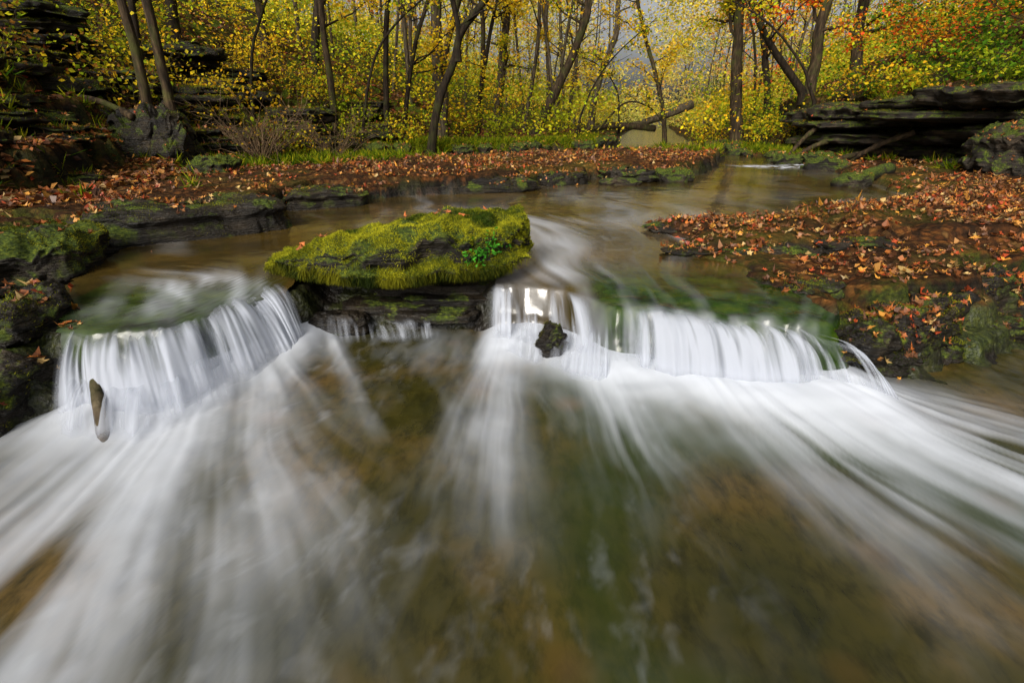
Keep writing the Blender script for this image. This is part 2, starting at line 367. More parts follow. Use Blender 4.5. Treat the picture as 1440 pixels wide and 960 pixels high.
curtain('curtain_low',[(-2.5,2.6,.2),(-2.3,2.5,.2),(-1.95,2.6,.2),(-1.7,2.95,.2)],
        [(-2.42,2.2,.01),(-2.12,2.1,.01),(-1.75,2.2,.01),(-1.5,2.7,.01)],.5,106,.12,parent=wl,edge=.25,jag=1.5)
curtain('waterfall_trickle',[(-1.45,3.52,.15),(-1.1,3.5,.14),(-.75,3.52,.13),(-.45,3.54,.12)],[(-1.42,3.38,.0),(-1.05,3.36,.0),(-.7,3.38,.0),(-.45,3.4,.0)],.45,107,.1,edge=.2)
# ------------------------------------------------------------ rocks
def rock(name,c,r,seed,mat,ex=.55,strata=.06,amp=.12,rot=0,n=(100,60),shape=None,parent=None):
    nu,nv=n
    u=np.linspace(0,2*np.pi,nu,endpoint=False)[None,:];v=np.linspace(-np.pi/2+.01,np.pi/2-.01,nv)[:,None]
    sp=lambda a,e:np.sign(a)*np.abs(a)**e
    x=sp(np.cos(v),ex)*sp(np.cos(u),ex+.15);y=sp(np.cos(v),ex)*sp(np.sin(u),ex+.15);z=sp(np.sin(v),ex)+0*u
    P=np.stack([x*r[0],y*r[1],z*r[2]],-1)
    m=min(r);k=1.3/max(r)
    d=1+amp*1.6*fbm(P[...,0]*k*1.2,P[...,1]*k*1.2,P[...,2]*k*1.5+seed*3.1,s=seed,o=5)+amp*.7*fbm(P[...,0]*k*3.5,P[...,1]*k*3.5,P[...,2]*k*5,s=seed+2,o=3)
    lay=strata*vn(P[...,2]/m*3.1,seed*1.3,P[...,0]*.4/max(r),s=seed+3)*2*(1-np.abs(z)**6)
    P[...,0]*=d+lay;P[...,1]*=d+lay
    P[...,2]+=m*amp*fbm(P[...,0]*k*2.2,P[...,1]*k*2.2,seed,s=seed+7,o=5)*2.2
    f=fbm(P[...,0]*14,P[...,1]*14,P[...,2]*22,s=seed+9,o=3)*.012*min(1,m*5)
    P*=(1+f/m*.8)[...,None]
    if shape: P=shape(P)
    ca,sa=math.cos(rot),math.sin(rot)
    Q=P.copy();Q[...,0]=P[...,0]*ca-P[...,1]*sa;Q[...,1]=P[...,0]*sa+P[...,1]*ca
    Q+=np.array(c)
    Fq=gridF(nv,nu,True);V=Q.reshape(-1,3)
    return qmesh(name,V,Fq,[mat],parent=parent),V,Fq
def face_sample(V,F,n,fn):
    a,b,c,d=(V[F[:,i]] for i in range(4))
    N=np.cross(c-a,d-b);A=np.linalg.norm(N,axis=1)/2;N=N/np.maximum(2*A,1e-9)[:,None]
    ce=(a+b+c+d)/4;w=A*fn(ce,N);w=np.clip(w,0,None)+1e-12;w/=w.sum()
    i=rng.choice(len(F),n,p=w);s,t=rng.random((2,n,1))
    return (a[i]*(1-s)+b[i]*s)*(1-t)+(d[i]*(1-s)+c[i]*s)*t,N[i]
def blades(P,D,L,w,col):
    n=len(P);side=norm(np.cross(D,rng.normal(size=(n,3))))
    L=np.broadcast_to(L,(n,))[:,None];w=np.broadcast_to(w,(n,))[:,None]
    V=np.stack([P-side*w*.5,P+side*w*.5,P+D*L*.7+side*w*.35,P+D*L],1).reshape(-1,3)
    return V,np.arange(n*4).reshape(-1,4),np.repeat(col,4,0)
def joinq(L):
    V=[];F=[];C=[];o=0
    for v,f,c in L: V.append(v);F.append(f+o);C.append(c);o+=len(v)
    return np.concatenate(V),np.concatenate(F),np.concatenate(C)
def mosscol(p,seed=0):
    a=np.clip(.48+1.1*fbm(p[:,0]*5,p[:,1]*5,p[:,2]*5,s=seed)+.22*rng.normal(size=len(p)),0,1)[:,None]
    return lerp(np.array([.04,.07,.005]),np.array([.47,.45,.02]),a)*rng.uniform(.6,1.25,(len(p),1))
def mossy(V,F,n,seed,parent,L=(.008,.022),k=1.0,w=.004):
    mk=lambda ce,N:np.clip(N[:,2]+.30,0,1)*np.clip(.4+1.8*fbm(ce[:,0]*4,ce[:,1]*4,ce[:,2]*4,s=seed),0.0,1)
    p,N=face_sample(V,F,n,mk)
    v,f,c=blades(p-N*.004,norm(N+rng.normal(size=N.shape)*.45+np.array([0,0,.15])),rng.uniform(*L,len(p)),w,mosscol(p,seed)*k)
    return qmesh('moss',v,f,[M_moss],attrs={'col':c},smooth=False,parent=parent)
def mshape(P):
    s=P[...,0]
    P[...,2]=P[...,2]*lerp(.68,1.30,ss(s,-1.0,.5))+.05*s+.035*np.clip(s,0,1)
    P[...,1]*=lerp(.75,1.05,ss(s,-1,0))
    P[...,1]+=.05*np.sin(s*3)
    up=ss(P[...,2],-.02,.08)
    P[...,2]+=up*(.07*fbm(s*3.2,P[...,1]*3.2,s=301,o=3)+.045*fbm(s*9,P[...,1]*9,s=302,o=3))
    P[...,1]+=(1-up*.4)*.07*fbm(s*5,P[...,2]*9,s=303,o=4)
    P[...,1]=np.where(P[...,2]<-.03,P[...,1]*(1-.5*ss(-P[...,2],.03,.2)),P[...,1])
    return P
ro,RV,RF=rock('moss_covered_boulder',(-.82,3.86,.56),(.96,.44,.18),4,M_rockmoss,ex=.65,strata=.06,amp=.14,n=(300,150),shape=mshape)
mk=lambda ce,N:np.clip(N[:,2]+.35,0,1)*np.clip(.75+1.5*fbm(ce[:,0]*4,ce[:,1]*4,ce[:,2]*4,s=77),0.03,1)
p,N=face_sample(RV,RF,120000,mk)
V1=blades(p-N*.004,norm(N+rng.normal(size=N.shape)*.45+np.array([0,0,.15])),rng.uniform(.008,.026,len(p)),.0045,np.clip(mosscol(p,5)*.92,0,.85))
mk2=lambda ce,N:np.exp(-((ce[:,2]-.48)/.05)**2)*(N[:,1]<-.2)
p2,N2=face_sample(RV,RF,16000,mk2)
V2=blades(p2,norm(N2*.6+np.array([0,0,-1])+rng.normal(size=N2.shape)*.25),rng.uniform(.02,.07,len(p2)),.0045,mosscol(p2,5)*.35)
c0=np.array([[-.22,3.57,.66],[-.28,3.51,.63],[-.15,3.61,.69]]);pc=c0[rng.integers(0,3,260)]+rng.normal(size=(260,3))*[.06,.04,.035]
V3=blades(pc,norm(rng.normal(size=(260,3))+[0,-.8,.5]),rng.uniform(.02,.04,260),.016,np.array([.05,.22,.015])*rng.uniform(.6,1.5,(260,1)))
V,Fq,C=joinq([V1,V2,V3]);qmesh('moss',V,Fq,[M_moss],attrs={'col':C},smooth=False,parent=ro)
LR=[]
def mrock(name,c,r,seed,nb=0,leaf=True,mat=None,mk_=.6,**k):
    o,V,F=rock(name,c,r,seed,mat or M_rockmoss,**k)
    if nb: mossy(V,F,nb,seed,o,k=mk_)
    if leaf: LR.append((V,F))
    return o
mrock('stone_slab',(-3.35,5.35,.47),(1.0,.44,.24),8,5000,mat=M_rock,ex=.36,strata=.09,amp=.11,rot=.62,n=(200,90))
mrock('stone_slab',(-2.55,7.2,.45),(.55,.35,.17),9,2500,mat=M_rock,ex=.4,strata=.09,amp=.15,rot=.5,n=(140,60))
mrock('stone_slab',(-.5,8.7,.45),(.75,.3,.16),10,2500,mat=M_rock,ex=.4,strata=.09,amp=.17,rot=.3,n=(140,60))
mrock('stone_slab',(.9,9.6,.45),(.5,.3,.15),11,2000,mat=M_rock,ex=.45,strata=.09,amp=.17,rot=.5,n=(140,60))
mrock('mossy_boulder',(-3.75,3.98,.42),(.38,.44,.27),12,16000,ex=.5,strata=.08,amp=.16,rot=.3,n=(140,80))
mrock('wet_rock',(-3.08,2.95,.22),(.26,.32,.28),13,3000,mat=M_rock,ex=.5,strata=.1,amp=.18)
mrock('wet_rock',(-2.86,2.42,.05),(.26,.28,.24),14,1500,mat=M_rock,ex=.5,strata=.1,amp=.18)
mrock('wet_rock',(.27,3.07,.16),(.085,.07,.12),15,500,leaf=False,mat=M_rock,ex=.8,amp=.28,mk_=.3)
mrock('wet_rock',(-1.30,3.62,.07),(.22,.12,.09),18,leaf=False,mat=M_rock,ex=.5)
for i,(a,b,c,d) in enumerate([(-.62,3.78,.12,.34),(-.5,3.9,.20,.40),(-.9,3.85,.14,.42),(-.42,3.98,.27,.36),(-.7,4.02,.24,.5)]):
    mrock('layered_stone',(a,b,c),(d,.2,.045),620+i,leaf=False,mat=M_rock,ex=.35,strata=.08,amp=.14,n=(120,24))
for i,(x,y,z,a,b,c,r_) in enumerate([(2.22,2.98,.20,.26,.16,.15,.4),(2.62,3.22,.18,.28,.18,.16,.5),(3.05,3.45,.18,.32,.2,.18,.45),(3.6,3.8,.20,.38,.22,.19,.5),(2.42,2.98,.05,.16,.12,.10,.2),(2.9,3.2,.06,.22,.14,.10,.5),(3.5,3.5,.05,.25,.16,.1,.5),(1.62,4.5,.39,.30,.14,.06,.2),(2.3,4.45,.41,.4,.15,.07,.1),(3.1,4.5,.43,.42,.18,.08,.1),(1.75,5.5,.41,.26,.2,.06,.3),(2.1,3.55,.36,.25,.18,.07,.3)]):
    mrock('wet_rock',(x,y,z),(a,b,c),300+i,2400 if i<7 else 900,mat=M_rock,mk_=.5,ex=.5,strata=.12,amp=.2,rot=r_,n=(110,50))
mrock('mossy_boulder',(-6.35,9.9,1.0),(.62,.5,.6),19,9000,mat=M_rock,ex=.6,amp=.24,n=(140,90))
mrock('mossy_boulder',(-4.9,8.9,.72),(.35,.3,.2),20,2500,ex=.6,amp=.2)
mrock('flat_stone',(2.2,10.1,.5),(.5,.35,.12),23,800,mat=M_rock,ex=.45,rot=.3,amp=.2)
mrock('flat_stone',(3.05,10.2,.47),(.35,.22,.14),24,1200,ex=.5,amp=.2)
mrock('flat_stone',(1.95,9.6,.42),(.36,.2,.07),25,leaf=False,mat=M_rockdry,ex=.45,amp=.2)
mrock('boulder',(9.0,9.6,.85),(.75,.6,.5),29,1500,mat=M_rockdry,ex=.65,amp=.2,n=(140,90))
mrock('mossy_boulder',(6.0,9.3,.47),(.22,.2,.16),30,1500)
for i in range(24):
    x=rng.uniform(-6,5);y=float(yback(x))+rng.uniform(-.3,.6);a=rng.uniform(.2,.6)
    mrock('mossy_stone',(x,y,.52),(a,a*.6,a*.4),340+i,1200,ex=.6,amp=.26,rot=rng.uniform(0,3),n=(60,36))
for i in range(14):
    y=rng.uniform(11.5,26);x=float(xshelf(y))+rng.uniform(-.5,.6);a=rng.uniform(.2,.5)
    mrock('mossy_stone',(x,y,.46),(a,a*.6,a*.45),380+i,1000,ex=.6,amp=.26,rot=rng.uniform(0,3),n=(60,36))
lg=link(bpy.data.objects.new('rock_ledge',None))
k=0
for (x0,y0) in [(10.3,8.2),(9.95,10.6),(10.2,12.9),(10.0,15.2),(10.3,17.2)]:
    zt=2.0-.05*(y0-8)
    for i in range(5):
        t=[.20,.13,.15,.17,.22][i]*rng.uniform(.85,1.15);prot=[-.15,.15,.5,.65,.5][i]
        o,V_,F_=rock('slab_%d'%k,(x0+prot+rng.uniform(-.2,.2),y0+rng.uniform(-.5,.5),zt-i*.34),(1.4*rng.uniform(.85,1.1),1.5*rng.uniform(.8,1.25),t),60+k,M_rockdry,ex=.5,strata=.07,amp=.2,rot=rng.uniform(-.3,.3),n=(140,44),parent=lg);k+=1
        if i<2: LR.append((V_,F_));mossy(V_,F_,3000,k+500,lg,(.02,.05),.5,.01)
for g,(cx,cy,cz,k_) in enumerate([(-9.9,8.6,2.6,1.2),(-8.9,6.9,1.55,.9),(-9.3,12.2,3.1,1.0),(-6.9,13.4,1.8,.75),(-5.6,16.1,1.4,.7),(-4.6,19.9,1.6,.8),(-8.6,17.4,2.9,1.0),(-7.4,8.3,1.45,.85),(-7.6,11.6,2.0,.7),(-6.5,6.8,1.05,.7),(-8.2,9.9,2.2,.8),(-5.6,11.6,1.05,.5),(-7.0,5.7,1.1,.65),(-8.0,7.6,1.9,.8)]):
    e=link(bpy.data.objects.new('rock_outcrop',None))
    for i in range(5):
        o,V_,F_=rock('slab_%d'%i,(cx-.22*i*k_+.25*rng.normal(),cy+.25*rng.normal(),cz-.8*k_+.29*k_*i),(rng.uniform(.7,1.35)*k_,rng.uniform(.5,.9)*k_,rng.uniform(.11,.19)*k_),90+g*5+i,M_rockdry if i%2 else M_rock,ex=.5,strata=.09,amp=.24,rot=rng.uniform(-.5,.8),n=(90,34),parent=e)
        LR.append((V_,F_));mossy(V_,F_,2600,g*7+i+700,e,(.02,.045),.5,.012)
# ------------------------------------------------------------ tubes / trees
def tube(P,r,k=8):
    P=np.asarray(P,float);r=np.asarray(r,float)
    T=norm(np.gradient(P,axis=0));ref=np.array([1.0,.13,0.07]);ref=np.where(np.abs((T@ref))[:,None]>.9,np.array([0,1.,0]),ref)
    A=norm(np.cross(T,ref));B=np.cross(T,A)
    a=np.linspace(0,2*np.pi,k,endpoint=False)
    ring=A[:,None,:]*np.cos(a)[None,:,None]+B[:,None,:]*np.sin(a)[None,:,None]
    return (P[:,None,:]+ring*r[:,None,None]).reshape(-1,3),gridF(len(P),k,True)
class Acc:
    def __init__(s): s.V=[];s.F=[];s.M=[];s.C=[];s.o=0
    def add(s,V,F,m,C=None):
        s.V.append(V);s.F.append(F+s.o);s.M.append(np.full(len(F),m));s.C.append(C if C is not None else np.zeros((len(V),3))+.1);s.o+=len(V)
    def build(s,name,mats,parent=None):
        M=np.concatenate(s.M)
        return qmesh(name,np.concatenate(s.V),np.concatenate(s.F),mats,M,M==0,{'col':np.concatenate(s.C)},parent)
def leafquads(P,size,col,flat=0.0):
    n=len(P);D=rng.normal(size=(n,3));D[:,2]*=(1-flat);D=norm(D);N=rng.normal(size=(n,3));N[:,2]+=flat*3
    S=norm(np.cross(D,N));size=np.broadcast_to(size,(n,))[:,None]
    up=norm(np.cross(S,D))
    V=np.stack([P,P+D*size*.45+S*size*.36+up*size*.08,P+D*size,P+D*size*.45-S*size*.36+up*size*.08],1).reshape(-1,3)
    return V,np.arange(n*4).reshape(-1,4),np.repeat(col,4,0)
PAL={'yellow':[(.88,.62,.02),(.80,.56,.02),(.70,.56,.03),(.90,.48,.02)],
     'lime':[(.42,.46,.015),(.32,.40,.015),(.58,.54,.02),(.22,.30,.01)],
     'green':[(.07,.18,.010),(.12,.25,.012),(.20,.30,.015),(.05,.12,.008)],
     'orange':[(.85,.30,.015),(.74,.22,.01),(.86,.42,.02),(.52,.17,.01)],
     'red':[(.80,.10,.02),(.68,.06,.015),(.82,.18,.02),(.72,.30,.02)],
     'brown':[(.30,.13,.02),(.20,.09,.02),(.42,.22,.03)]}
def pal(names,n):
    P=np.array(sum([PAL[k] for k in names],[]));return P[rng.integers(0,len(P),n)]*rng.uniform(.7,1.15,(n,1))
def tree(name,path,r0,nb,nleaf,names,mat,top=11.0,leafsz=.115,low=.3,seed=0,roots=True,spread=2.4):
    A=Acc();P=[np.array(p,float) for p in path]
    d=P[-1]-P[-2];d/=np.linalg.norm(d);d=norm(d+np.array([0,0,.8]))
    while P[-1][2]<top: P.append(P[-1]+d*1.6+rng.normal(size=3)*[.22,.22,.05])
    P=catm(P,46)
    f=np.linspace(0,1,len(P));P=P+np.stack([.05*fbm(f*7,seed,s=seed),.04*fbm(f*7,seed+9,s=seed),0*f],1)*(r0/.12)
    P[0,2]-=.25
    r=r0*(1-.72*f);hz=P[:,2]-P[0,2];r=r*(1+.55*np.exp(-hz/.25))
    V,F_=tube(P,r,12);V+=(.035*r0)*rng.normal(size=V.shape);A.add(V,F_,0)
    if roots:
        for i in range(5):
            an=i*1.26+rng.uniform(-.3,.3);L=r0*rng.uniform(2,3.2)
            Q=np.array([P[0]+np.array([math.cos(an)*L*t,math.sin(an)*L*t,.42-.42*min(1,t*1.5)]) for t in (0.05,.35,.7,1)])
            V,F_=tube(catm(Q,8),np.linspace(r0*.55,r0*.15,8),6);A.add(V,F_,0)
    tips=[]
    for b in range(nb):
        fi=low+(1-low)*rng.random()**.8;i=min(int(fi*45),44);a=rng.uniform(0,6.28);L=rng.uniform(.5,1)*spread*(1.1-.4*fi)
        q=P[i].copy();dd=norm(np.array([math.cos(a),math.sin(a),rng.uniform(.05,.8)]));Q=[q]
        for k in range(6):
            dd=norm(dd+rng.normal(size=3)*.22+[0,0,.05]);q=q+dd*L/6;Q.append(q.copy())
        Q=np.array(Q);V,F_=tube(Q,np.linspace(r[i]*.42,.006,7),6);A.add(V,F_,0)
        for k in (2,3,4,5,6):
            for rep in range(2):
                d2=norm(dd+rng.normal(size=3)*.8);L2=rng.uniform(.25,.6)*L*.5
                q2=[Q[k]+d2*L2*t+rng.normal(size=3)*.03 for t in (0,.4,.75,1)]
                V,F_=tube(np.array(q2),np.linspace(.012,.003,4),4);A.add(V,F_,0)
                tips+= [q2[1],q2[2],q2[3]]
    if nleaf and tips:
        tips=np.array(tips);pc=tips[rng.integers(0,len(tips),nleaf)]+rng.normal(size=(nleaf,3))*[.18,.18,.10]
        cl=pal(names,nleaf)*(1+.3*fbm(pc[:,0],pc[:,1],pc[:,2],s=seed)[:,None])
        V,F_,C=leafquads(pc,rng.uniform(.6,1.3,nleaf)*leafsz,np.clip(cl,0,.92),.3);A.add(V,F_,1,C)
    return A.build(name,[mat,M_leaf])
def gz(x,y): return float(H(np.array([x]),np.array([y]))[0])
def vt(name,x,y,lx,r,mat,names,nl=2500,z=None,**k):
    z=gz(x,y) if z is None else z
    return tree(name,[(x,y,z),(x+lx*.15,y,z+1.5),(x+lx*.5,y,z+3.2),(x+lx,y,z+5)],r,k.pop('nb',9),nl,names,mat,seed=int(abs(x*31+y*7)),**k)
vt('maple_tree',-6.42,9.95,-.05,.085,M_bark,['yellow','lime'],1600,z=1.4,low=.3,leafsz=.09)
vt('maple_tree',-6.08,10.0,.25,.085,M_bark,['yellow','lime'],1600,z=1.4,low=.3,leafsz=.09)
vt('oak_tree',-2.8,21.7,.15,.27,M_bark2,['yellow','lime'],3500,nb=14)
tree('sycamore_tree',[(-2.67,17.6,gz(-2.67,17.6)-.05),(-2.3,17.6,1.9),(-1.8,17.7,3.0),(-1.55,17.7,3.85),(-.8,17.7,4.7),(0,17.8,6)],.14,9,1500,['yellow'],M_bark3,seed=3,low=.3)
tree('sycamore_tree',[(-1.62,17.7,3.3),(-1.6,17.7,4.0),(-1.75,17.7,4.9),(-1.7,17.8,6.0)],.09,7,900,['yellow'],M_bark3,seed=31,low=.1,roots=False)
tree('leaning_beech_tree',[(.9,23.6,gz(.9,23.6)),(1.5,23.6,1.9),(2.1,23.6,3.06),(2.8,23.6,4.7),(3.05,23.6,6.1),(3.0,23.6,8)],.22,9,1800,['yellow','lime'],M_bark,seed=5,low=.4)
tree('beech_tree',[(8.75,21.5,gz(8.75,21.5)),(8.5,21.5,2.4),(8.3,21.5,3.7),(8.05,21.5,5.7),(8,21.5,8)],.24,14,3200,['lime','yellow'],M_bark,seed=6,low=.3)
tree('maple_tree',[(10.3,19.8,gz(10.3,19.8)),(10.35,19.8,3.2),(10.3,19.8,4.5),(10.45,19.8,6)],.2,16,3800,['red','orange','lime'],M_bark,seed=7,low=.2)
tree('leaning_maple_tree',[(10.15,19.7,2.2),(9.5,19.6,2.8),(8.6,19.6,3.7),(7.9,19.5,4.6),(7.4,19.5,5.5)],.13,14,2400,['red','orange'],M_bark3,seed=8,low=.15,roots=False)
for (x,y,lx,r,nm,m) in [(-5.9,18.5,.1,.12,['yellow'],M_bark),(-4.4,19.6,.5,.11,['yellow'],M_bark3),(-4.0,20.5,1.4,.09,['yellow'],M_bark3),(-.8,28,.6,.24,['lime','yellow'],M_bark2),
    (-7.5,22,.9,.18,['lime','yellow'],M_bark3),(-10,24,-.3,.2,['yellow'],M_bark),(-12,21,1.2,.2,['lime'],M_bark3),(4.6,33,1.2,.22,['yellow'],M_bark2),(-3.4,26,1.3,.17,['yellow'],M_bark),
    (7.5,27,-1.6,.12,['yellow'],M_bark),(12.5,21,-1.0,.2,['green','lime'],M_bark),(15,19,.3,.2,['orange','lime'],M_bark3),(13.2,14.5,-.6,.13,['green','orange'],M_bark3),(-9,14,.8,.09,['brown','lime'],M_bark3),(11.5,25,-1.2,.17,['orange','yellow'],M_bark3),(-1.5,24,.9,.1,['yellow'],M_bark3),(2.0,30,-.3,.15,['yellow'],M_bark2)]:
    vt(['maple_tree','beech_tree','oak_tree'][int(abs(x*7))%3],x,y,lx,r,m,nm,2600,low=.15,nb=13)
for (a,b,c,d) in [((5.2,27,.9),(5.0,27,2.6),(4.2,27,3.6),(3.2,27,4.1)),((3.9,26,.8),(5.2,26,2.1),(6.4,26,1.9),(7.0,26,1.3)),((-4.9,17.9,.9),(-4.2,17.9,3.2),(-2.8,17.9,4.6),(-1,17.8,5.4)),((-7.4,16,1.7),(-7.0,16,3.4),(-6.0,16,4.9),(-4.4,16,6)),((2.6,22.5,.9),(3.0,22.5,2.2),(3.9,22.5,3.6),(5.4,22.5,4.9)),((9.4,17.5,1.9),(8.7,17.5,3.0),(7.4,17.5,4.1),(5.6,17.5,4.9))]:
    tree('sapling',[a,b,c,d],.05,7,420,['yellow','lime'],M_bark3,top=d[2]-.1,seed=int(abs(a[0]*10)),low=.4,roots=False,spread=1.5)
# ------------------------------------------------------------ distant forest
A=Acc();cnt=0
while cnt<340:
    y=24+95*rng.random()**.9;x=rng.uniform(-1.15,1.15)*y
    if yback(x)>y-1 and x<xshelf(y)+1 and x>-3: continue
    if abs(x-.215*y)<1.8+.03*y: continue
    z=gz(x,y);r=rng.uniform(.05,.17);lx=rng.normal()*1.3
    P=catm([(x,y,z-.3),(x+lx*.2+rng.normal()*.2,y,z+4),(x+lx*.6+rng.normal()*.4,y,z+8),(x+lx,y,z+15)],12)
    V,F_=tube(P,np.linspace(r,r*.45,12),7);A.add(V,F_,int(rng.integers(0,2)));cnt+=1
    for b in range(6):
        i=rng.integers(3,11);an=rng.uniform(0,6.28);L=rng.uniform(1,3.5);dd=np.array([math.cos(an),math.sin(an),rng.uniform(.3,.9)])
        Q=np.array([P[i]+dd*L*t+rng.normal(size=3)*.12*t for t in (0,.35,.7,1)]);V,F_=tube(Q,np.linspace(r*.35,.012,4),4);A.add(V,F_,0)
M=np.concatenate(A.M);df=link(bpy.data.objects.new('distant_forest',None))
qmesh('trunks',np.concatenate(A.V),np.concatenate(A.F),[M_bark,M_bark2],M,parent=df)
def foliage(name,ncl,per,y0,y1,zr,names_fn,size,grow=.004,parent=None,seed=0,xr=1.1,pw=1.2,zmul=.235,gapk=1):
    y=y0+(y1-y0)*rng.random(ncl)**pw;x=rng.uniform(-xr,xr,ncl)*y
    g=H(x,y);zt=1.5+zmul*y+1.0
    z=g+zr[0]+(zr[1]-zr[0])*rng.random(ncl)**.8
    u=x/y;ctr=np.abs(u-.195)
    ok=(z<zt)&~((ctr<.055)&(z>2.4+.04*y)&(rng.random(ncl)<.9*gapk))&~((np.abs(u-.25)<.04+1.0/y)&(z<2.6+.01*y)&(y<52))
    den=fbm(x*.12,y*.12,z*.35,s=seed+5,o=3);ok&=(den>-.35)|(rng.random(ncl)<.4)
    x,y,z=x[ok],y[ok],z[ok];nc=len(x)
    sg=(.35+.009*y);pc=np.repeat(np.stack([x,y,z],1),per,0)+rng.normal(size=(nc*per,3))*np.repeat(np.stack([sg,sg,sg*.4],1),per,0)
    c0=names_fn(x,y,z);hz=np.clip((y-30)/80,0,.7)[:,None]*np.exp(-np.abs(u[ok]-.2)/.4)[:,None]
    c0=lerp(c0,np.array([.90,.76,.28]),hz)  # distance haze painted into the leaf colour, strongest around the valley opening
    col=np.repeat(c0,per,0)*rng.uniform(.65,1.25,(nc*per,1))
    sz=(size+grow*pc[:,1])*rng.uniform(.6,1.3,len(pc))
    V,F_,C=leafquads(pc,sz,np.clip(col,0,.92),.35)
    return qmesh(name,V,F_,[M_leaf],attrs={'col':C},smooth=False,parent=parent)
def cf(x,y,z):
    n=len(x);c=pal(['yellow','yellow','lime'],n)
    g=fbm(x*.09,y*.09,z*.2,s=61,o=3)
    c=np.where((g>.28)[:,None],pal(['lime','green'],n),c)
    c=np.where((g<-.40)[:,None],pal(['orange','yellow'],n),c)
    u=x/y
    m=(u>.36)&(u<.72)&(rng.random(n)<.35);c=np.where(m[:,None],pal(['orange','red'],n),c)
    m=(u>.60)&(rng.random(n)<.5);c=np.where(m[:,None],pal(['green','lime'],n),c)
    m=(u<-.6)&(rng.random(n)<.4);c=np.where(m[:,None],pal(['green','lime'],n),c)
    return c
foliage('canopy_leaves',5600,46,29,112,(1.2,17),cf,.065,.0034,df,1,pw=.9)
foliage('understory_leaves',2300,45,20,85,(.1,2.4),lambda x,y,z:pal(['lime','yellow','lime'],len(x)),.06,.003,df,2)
foliage('reflected_canopy_leaves',700,32,30,62,(10,24),cf,.34,.003,df,3,zmul=1.2,gapk=1)  # coarse canopy above the frame, added so the water reflects golden foliage
def shrub(name,c,r,n,names,size,twigs=14,mat=None):
    A=Acc();c=np.array(c,float);tp=[]
    for i in range(twigs):
        an=rng.uniform(0,6.28);d=norm(np.array([math.cos(an)*.7,math.sin(an)*.7,rng.uniform(.4,1.3)]));L=r*rng.uniform(.8,1.5)
        Q=np.array([c+d*L*t+rng.normal(size=3)*.06*t*r+[0,0,-.12*r*t*t] for t in (0,.3,.6,.85,1)]);V,F_=tube(Q,np.linspace(.012,.003,5)*(.6+r*.5),4);A.add(V,F_,0)
        tp+=list(Q[2:])
        for k in range(5):
            s=Q[rng.integers(1,5)];d2=norm(d+rng.normal(size=3)*.7);V,F_=tube(np.array([s,s+d2*L*.2,s+d2*L*.38+rng.normal(size=3)*.04]),[.005,.004,.002],4);A.add(V,F_,0);tp.append(s+d2*L*.35)
    tp=np.array(tp)
    if n:
        pc=tp[rng.integers(0,len(tp),n)]+rng.normal(size=(n,3))*.12*r
        V,F_,C=leafquads(pc,rng.uniform(.6,1.3,n)*size,pal(names,n)*.8,.4);A.add(V,F_,1,C)
    return A.build(name,[mat or M_bark,M_leaf])
shrub('bare_shrub',(-4.9,10.6,gz(-4.9,10.6)),1.0,90,['yellow'],.05,40,mat=M_twig)
shrub('bare_shrub',(-4.2,12.8,gz(-4.2,12.8)),.9,120,['yellow'],.05,28,mat=M_twig)
for i,(x,y,r,n,nm) in enumerate([(-7.3,10.9,.9,400,['yellow','brown','lime']),(-8.4,12.5,1.2,700,['lime','yellow']),(-6,15,1,700,['lime','yellow']),(-3.6,18.4,.8,600,['lime','yellow']),(-5.2,18.2,.9,600,['lime']),
    (10.2,12.0,.8,900,['green','lime']),(10.4,14.2,1.0,1100,['green','lime']),(10.0,16.5,.9,1000,['green','yellow']),(11.3,13,1.2,1200,['green']),(11.2,10.5,1.0,1000,['green','brown']),(10.1,9.8,.7,700,['lime','yellow']),(8.8,19.0,1.1,1000,['lime','yellow']),(9.6,22.5,1.6,1600,['green','lime']),(8.4,23.5,1.0,1000,['yellow','lime']),
    (12.6,17,1.6,1600,['green','orange']),(-10.5,16,1.5,1200,['lime','yellow']),(-11,12.5,1.4,1000,['green','lime']),(-9,19.5,1.5,1300,['yellow']),(-6.8,20,1.3,1100,['yellow','lime']),(1.8,23,.8,600,['lime']),(11.5,16,1.4,1100,['red','orange']),(-2,22.5,1.0,800,['yellow','lime']),(-.5,20.8,.7,550,['lime']),
    (-8.3,9.2,.8,450,['lime','brown']),(-9.7,10.4,1.0,700,['green','yellow']),(-7.4,13.2,.9,600,['yellow','lime']),(-5.4,12.6,.6,300,['brown','lime']),(-8.0,15,1.2,900,['yellow']),(-12.5,18,1.8,1500,['yellow','lime']),(12.5,11.5,1.4,1300,['green','orange']),(13,14,1.6,1500,['lime','orange']),(9.7,11.2,.6,500,['green','lime']),(9.5,13.4,.6,500,['lime','yellow'])]):
    z=gz(x,y)
    if 9<x<11 and y<18: z=max(z,1.95)
    shrub('shrub',(x,y,z),r,n,nm,.095)
def patch(cx,cy,sx_,sy_,n,hgt,w,cols,zmin=.45,tuft=28):
    nt=n//tuft;x=cx+rng.normal(size=nt)*sx_;y=cy+rng.normal(size=nt)*sy_
    x=np.repeat(x,tuft)+rng.normal(size=nt*tuft)*.05;y=np.repeat(y,tuft)+rng.normal(size=nt*tuft)*.05
    z=H(x,y);k=z>zmin;x,y,z=x[k],y[k],z[k];P=np.stack([x,y,z-.01],1)
    D=norm(rng.normal(size=P.shape)*[.8,.8,.3]+[0,0,.8])
    return blades(P,D,hgt*rng.uniform(.4,1.2,len(P)),w,pal(cols,len(P))*.55)
L=[]
